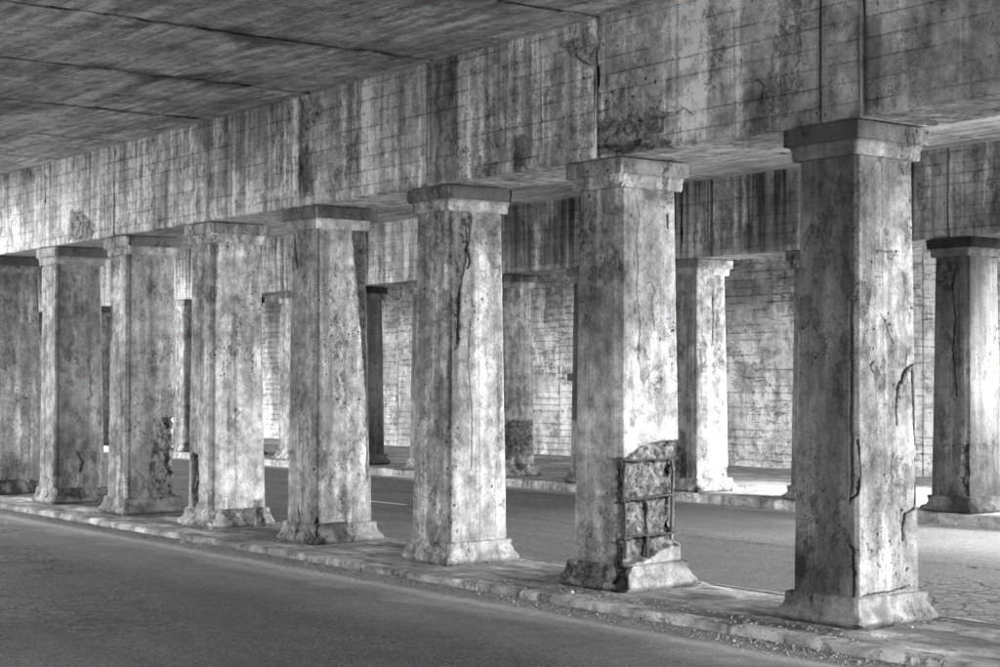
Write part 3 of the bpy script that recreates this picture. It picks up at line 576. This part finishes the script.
# ------------------------------------------------------------------ abutment walls
def wall_panel(x0, x1, y, face, parent, dens, seed, tone_shift=0.0, boards=.145, mat=None, stain_shades=(), holes=()):
    lines = board_rows(0, 4.69, boards, seed); zs = row_coords(-.3, 4.69, lines, dens, .008); nx = max(3, int((x1 - x0) / dens) + 1); xs = np.linspace(x0, x1, nx)
    P = np.zeros((len(zs), nx, 3), np.float32); P[..., 0] = xs[None]; P[..., 1] = y; P[..., 2] = zs[:, None]; P = P.reshape(-1, 3)
    D = .006 * fbm(P, 1.5, 3) + .003 * fbm(P, 12, 3); ck = np.zeros(len(P), np.float32); st = np.full(len(P), tone_shift, np.float32); sp = ck.copy()
    bi = np.searchsorted(np.array(lines), P[:, 2]); lev = np.array([random.Random(seed * 31 + int(i)).uniform(-1, 1) for i in range(len(lines) + 1)])[bi]; D += lev * .003; st += lev * .05
    for i, l in enumerate(lines):
        g = np.exp(-((P[:, 2] - l) / .007) ** 2) * sstep(-.35, .15, fbm(P * np.array([1, 1, .3]) + i * 2.7, 1.9, 4)); D -= g * .012; ck = np.maximum(ck, g * .85)
    r = sstep(.22, .3, fbm(P * np.array([1, 1, 2.2]) + seed, 2.6, 5, .62)); D -= r * .02; sp = np.maximum(sp, r * .7)
    jit = fbm(P, 6, 4)
    for pg, sv, so_ in stain_shades: st += sstep(so_ * .5, -so_ * .6, poly_sd(P[:, [0, 2]], pg) + jit * so_ * .8) * sv
    P[:, 1] -= D * face * 1.0
    F = grid_faces(len(zs), nx)
    if face < 0: F = F[:, ::-1]
    V0 = len(P); yb = y - face * .5; y_a, y_b = sorted((y - face * .04, yb)); bx, bf = box_data(x0, x1, y_a, y_b, -.3, 4.685)
    return mk('wall_panel', np.concatenate([P, np.array(bx, np.float32)]), np.concatenate([F, np.array(bf) + V0]), mat or M_WALL, parent,
              dict(spall=np.append(sp, np.zeros(8)), crack=np.append(ck, np.zeros(8)), stain_shade=np.append(st, np.zeros(8))))
wall = thing('abutment_wall', 'tall board marked concrete wall closing the far side behind the rear columns', 'wall', (0, 0, 0))
wj = [-6, 0, 5.5, 8.2, 10.75, 13.3, 15.6, 18.2, 20.8, 23.2, 25.2, 27.3, 29.9, 32.6, 35.4, 39, 44, 50, 60]
for i, (a, b) in enumerate(zip(wj[:-1], wj[1:])):
    dens = .4 if b < 5 else (.03 if b < 21 else (.06 if b < 36 else .3))
    st = []
    if a == 32.6: st = [([(33.2, 4), (34.2, 4), (34.0, 2.4), (33.7, .6), (33.2, .2), (33.3, 2.5)], .6, .3)]
    if a == 13.3: st = [([(13.3, 4), (15.5, 4), (15.5, 3.1), (14.5, 3.0), (13.3, 3.3)], .35, .5)]
    wall_panel(a + .01, b - .01, 14.2, -1, wall, dens, 5 + i, {10.75: -.3, 8.2: -.3, 13.3: -.2, 15.6: -.1, 20.8: .05}.get(a, -.1), stain_shades=st)  # panels by the bright opening are paler, its light painted into the colour
box('wall_core', (-5.9, 60, 14.3, 14.9, -.3, 4.6), M_DARK, wall)
V, F = box_data(20.15, 20.5, 14.17, 14.21, 1.66, 1.83); mk('drain_hole_shade', V, F, M_DARK, wall, smooth=False)  # dark slab on the wall stands in for a shaded hole
wall2 = thing('abutment_wall', 'concrete wall along the near pavement behind the camera', 'wall', (0, 0, 0))
for i, a in enumerate(range(-12, 20, 4)): wall_panel(a + .01, a + 3.99, -12.2, 1, wall2, .5, 60 + i, 0)

# ------------------------------------------------------------------ ground, streets, median, far pavement
V, F = box_data(-600, 600, -600, 600, -3, -.30); gnd = mk('ground', V, F, M_EARTH, smooth=False); gnd['kind'] = 'structure'
def sheet(name, xs, ys, z, mat, parent=None, amp=.004, attrs_fn=None, kind='structure', zf=None):
    P = np.zeros((len(xs), len(ys), 3), np.float32); P[..., 0] = xs[:, None]; P[..., 1] = ys[None]; P[..., 2] = z; P = P.reshape(-1, 3)
    at = attrs_fn(P) if attrs_fn else dict(spall=np.zeros(len(P)), crack=np.zeros(len(P)), stain_shade=np.zeros(len(P)))
    P[:, 2] += (.016 * fbm(P, 6, 4) * at['alligator'] if 'alligator' in at else 0) + amp * fbm(P, 1.3, 3) + amp * .4 * fbm(P, 9, 2) - at['crack'] * .012
    if zf: P[:, 2] += zf(P)
    o = mk(name, P, grid_faces(len(xs), len(ys)), mat, parent, at)
    if kind and not parent: o['kind'] = kind
    return o
def ax(*segs):
    out = []
    for a, b, d in segs: out += list(np.arange(a, b - 1e-6, d))
    return np.array(out + [segs[-1][1]], np.float32)
def at_road1(P):
    n = fbm(P * np.array([.6, 1, 1]), 2.0, 5, .6); y = P[:, 1]
    dust_light = sstep(-1.62, -1.40, y + .12 * n) * (.95 - .5 * sstep(-1.34, -1.24, y + .1 * n))
    dust_light = np.maximum(dust_light, sstep(-1.95, -1.5, y + .3 * n) * .5)
    wear = .22 * np.exp(-((y + 2.1 + .2 * n) / .5) ** 2)
    al = sstep(-3.1, -3.7, y - .35 * n - (P[:, 0] - 4.5) * .22) * sstep(2.2, 3.2, P[:, 0]) * sstep(.0, .3, fbm(P + 3, 1.7, 4) + .25)
    c = np.exp(-(seg_dist(P[:, :2], [(1.6, -1.42), (2.4, -1.5), (2.9, -1.46)]) / .02) ** 2) * 0
    return dict(dust_light=np.clip(dust_light + wear, 0, 1), alligator=al, crack=c)
r1 = sheet('road', ax((-60, -12, 4), (-12, 0, .5), (0, 16, .06), (16, 24, .5), (24, 120, 4)), ax((-9.2, -5.6, .4), (-5.6, -.94, .04)), -.06, M_ASPH, attrs_fn=at_road1)
def at_road2(P):
    n = fbm(P * np.array([.6, 1, 1]), 2.0, 5, .6); y = P[:, 1]; x = P[:, 0]
    dust_light = sstep(7.5, 8.1, y + .25 * n) * .8; dust_light = np.maximum(dust_light, sstep(1.15, .75, y + .15 * n) * .85)
    dust_light = np.maximum(dust_light, .30 * sstep(11.5, 8.5, x + n))  # paler near end: the sunlit stretch of road put into the colour
    j = .035 * fbm(P * np.array([1, 0, 1]), 4, 4)
    c = np.exp(-((y - 4.38 + j) / .022) ** 2) * sstep(12, 10, x); c = np.maximum(c, .5 * np.exp(-((y - 4.5 + 2 * j) / .02) ** 2) * sstep(8.5, 7.5, x))
    al = .45 * sstep(2.3, 1.6, x + .5 * n) * sstep(4, 3.2, y + .4 * n)
    al = np.maximum(al, .5 * np.exp(-((y - 4.4) / .12) ** 2) * sstep(11, 9, x))
    return dict(dust_light=np.clip(dust_light, 0, 1), alligator=al, crack=c)
r2 = sheet('road', ax((-60, -3, 4), (-3, 17, .07), (17, 34, .4), (34, 120, 4)), ax((.60, 8.12, .05)), -.135, M_ASPH2, attrs_fn=at_road2)
def at_walk(P):
    n = fbm(P, 2.5, 4); x = P[:, 0]; y = P[:, 1]
    ck = np.zeros(len(P), np.float32)
    return dict(spall=sstep(.25, .45, fbm(P + 7, 3.1, 5, .6)) * .5, crack=ck, stain_shade=.12 * n)
def at_med(P):
    n = fbm(P * np.array([.5, 1.6, 1]), 2.2, 5, .6); x = P[:, 0]; y = P[:, 1]
    st = .12 + .5 * sstep(.0, .25, n) - .5 * sstep(.05, .3, -n)
    ck = .8 * np.exp(-((y + .80 + .015 * fbm(P, 5, 3)) / .012) ** 2)
    return dict(spall=sstep(.2, .4, fbm(P + 7, 3.1, 5, .6)) * .6, crack=ck, stain_shade=st)
med = structure('median')
sheet('median_paving', ax((-5, -1, .1), (-1, 16, .04), (16, 26, .3)), ax((-.80, .56, .03)), 0.0, M_WALK, med, amp=.006, attrs_fn=at_med)
box('median_body', (-5, 26, -.79, .57, -.3, -.02), M_WALK, med)
def kerb_block(x0, x1, y0, y1, z1, parent, dens, wear, seed, front=-1, z0=-.2):
    """a kerb stone as a rounded, chipped bar; front is the side of its face"""
    prof = [(y0, z0), (y0, z1 - .05), (y0 + .002, z1 - .025), (y0 + .012, z1 - .008), (y0 + .03, z1)] if front < 0 else [(y0, z0), (y0, z1)]
    ys = np.linspace(y0 + .04, y1 - .04, 4)
    prof += [(float(q), z1) for q in ys] + ([(y1, z1), (y1, z0)] if front < 0 else [(y1 - .03, z1), (y1 - .012, z1 - .008), (y1 - .002, z1 - .025), (y1, z1 - .05), (y1, z0)])
    pr = np.array(prof, np.float32); nx = max(3, int((x1 - x0) / dens)); P = np.zeros((nx, len(pr), 3), np.float32)
    P[..., 0] = np.linspace(x0, x1, nx)[:, None]; P[..., 1] = pr[:, 0]; P[..., 2] = pr[:, 1]; P = P.reshape(-1, 3)
    n = fbm(P + seed, 4.5, 4, .6); e = sstep(.06, 0, z1 - P[:, 2]); brk = e * sstep(.45 - wear, .7 - wear, n + .3)
    P[:, 2] -= brk * .004 + e * .0015 * fbm(P, 9, 3)
    endc = np.minimum(P[:, 0] - x0, x1 - P[:, 0]); P[:, 2] -= e * sstep(.03, 0, endc) * .012
    R = len(pr); F = grid_faces(nx, R); caps = []
    for base, fl in ((0, 0), ((nx - 1) * R, 1)):
        for i in range(R // 2 - 1): f = [base + i, base + i + 1, base + R - 2 - i, base + R - 1 - i]; caps.append(f if not fl else f[::-1])
    F = np.concatenate([F, np.array(caps)[:, ::-1]])
    return mk('kerb_stone', P, F, M_CURB, parent, dict(spall=brk * .5, crack=.5 * sstep(.35, .5, fbm(P + 40, 7, 4)), stain_shade=.8 * n + .12))
kx = [-5, -2.2, .35, 2.1, 2.75, 5.2, 7.6, 9.9, 12.2, 14.5, 17, 19.5, 22, 25]
for i, (a, b) in enumerate(zip(kx[:-1], kx[1:])):
    kerb_block(a + .006, b - .006, -.95, -.80, .008 + (.003 if i % 2 else 0), med, .035, .5 if 7 <= a < 9.5 else .18, i * 3.3)
for i, (a, b) in enumerate(zip(kx[:-1], kx[1:])):
    kerb_block(a + .006, b - .006, .57, .66, .008, med, .06, .2, i * 5.3, front=1)
pav = structure('far_pavement')
sheet('paving', ax((-6, 4, .5), (4, 22, .08), (22, 60, .5)), ax((8.33, 14.25, .08)), 0.0, M_WALK, pav, amp=.004, attrs_fn=at_walk)
box('pavement_body', (-6, 60, 8.34, 14.3, -.3, -.02), M_WALK, pav)
kx2 = [-6, -3.5, -1, 1.5, 4.0, 6.3, 8.55, 10.9, 13.2, 15.6, 18, 20.4, 22.8, 25.2, 27.6, 30, 34, 38]
for i, (a, b) in enumerate(zip(kx2[:-1], kx2[1:])):
    kerb_block(a + .008, b - .008, 8.12, 8.33, .006, pav, .06, .16, i * 7.1)
npv = structure('near_pavement')
box('paving', (-60, 60, -12.2, -9.2, -.3, 0.0), M_WALK, npv)
pl = sheet('lane_line', ax((12.3, 13.3, .1)), np.array([4.31, 4.35, 4.40], np.float32), -.127, M_PAINT, kind=None, amp=.003)
tag(pl, 'short worn white lane line on the far roadway behind the fourth front column', 'road marking')

# ------------------------------------------------------------------ loose grit, rubble
def pebbles(name, spots, mat, seed):
    rs = np.random.RandomState(seed); n = len(spots)
    base = np.array([(1, 0, 0), (-1, 0, 0), (0, 1, 0), (0, -1, 0), (0, 0, 1), (0, 0, -.6)], np.float32)
    fc = np.array([(0, 2, 4), (2, 1, 4), (1, 3, 4), (3, 0, 4), (2, 0, 5), (1, 2, 5), (3, 1, 5), (0, 3, 5)])
    sp = np.array(spots, np.float32); V = base[None] * sp[:, None, 3:4] * rs.uniform(.55, 1.25, (n, 6, 1)) ; a = rs.uniform(0, 6.28, n); ca, sa = np.cos(a)[:, None], np.sin(a)[:, None]
    X = V[..., 0] * ca - V[..., 1] * sa; Y = V[..., 0] * sa + V[..., 1] * ca; V = np.stack([X, Y, V[..., 2] * .75], -1) + sp[:, None, :3]
    F = (fc[None] + np.arange(n)[:, None, None] * 6).reshape(-1, 3)
    return mk(name, V.reshape(-1, 3), F, mat, None, smooth=False)
rs = np.random.RandomState(11); sp_ = []
for _ in range(20000):
    x = rs.uniform(-1.5, 16); y = -.96 - abs(rs.normal(0, .17)); s = rs.uniform(.003, .008) * (1 + .9 * (rs.rand() < .06)); sp_.append((x, y, -.06 + s * .4, s))
for _ in range(2600):
    x = rs.uniform(-1.5, 16); y = rs.uniform(-.8, .55); s = rs.uniform(.002, .007); sp_.append((x, y, s * .4 + .002, s))
for _ in range(420):
    x = rs.uniform(-.8, 3.4); y = rs.uniform(-.95, -.5); s = rs.uniform(.005, .016); sp_.append((x, y, s * .4 + .004, s))
for _ in range(500):
    x = rs.uniform(-1, 12); y = -1.0 - abs(rs.normal(0, .1)); s = rs.uniform(.008, .017); sp_.append((x, y, -.058 + s * .4, s))
for X in ROW1[1:8]:
    for _ in range(300):
        x = X + rs.uniform(-.55, .5); y = -.44 - abs(rs.normal(0, .06)); s = rs.uniform(.003, .010); sp_.append((x, y, s * .4, s))
        y = rs.uniform(-.45, .5); x = X - .40 - abs(rs.normal(0, .07)); sp_.append((x, y, s * .4, s))
for _ in range(1500):
    x = rs.uniform(4, 20); y = rs.uniform(8.35, 14.1) if rs.rand() < .3 else 8.0 + rs.normal(0, .12); s = rs.uniform(.004, .012); z = 0 if y > 8.34 else -.135
    if 8.1 < y < 8.35: continue
    sp_.append((x, y, z + s * .4, s))
gv = pebbles('gravel', sp_, M_STONE, 3); gv['kind'] = 'stuff'
for i in range(14):
    s = rs.uniform(.018, .045); x = rs.uniform(8.3, 9.7); y = -.95 - rs.uniform(-.02, .28)
    o = pebbles('concrete_chunk', [(0, 0, 0, s)], M_CURB, 50 + i); o.location = (x, -y, -.07 + s * .5)
    tag(o, 'small broken concrete chunk lying by the crumbled kerb of the near road', 'rubble', 'broken concrete chunks by the crumbled kerb')
for i, (x, y, s) in enumerate([(10.2, 9.3, .05), (10.35, 8.95, .035), (9.95, 9.25, .04), (10.0, 9.7, .03), (2.3, -.75, .03), (1.9, -.62, .025)]):
    o = pebbles('concrete_chunk', [(0, 0, 0, s)], M_CURB, 80 + i); o.location = (x, -y, s * .5)
    if i < 4: tag(o, 'spalled concrete lump lying at the foot of the white rear column', 'rubble', 'spalled lumps at the white rear column')
    else: tag(o, 'spalled concrete lump lying on the median below the exposed steel bars', 'rubble', 'spalled lumps below the exposed bars')
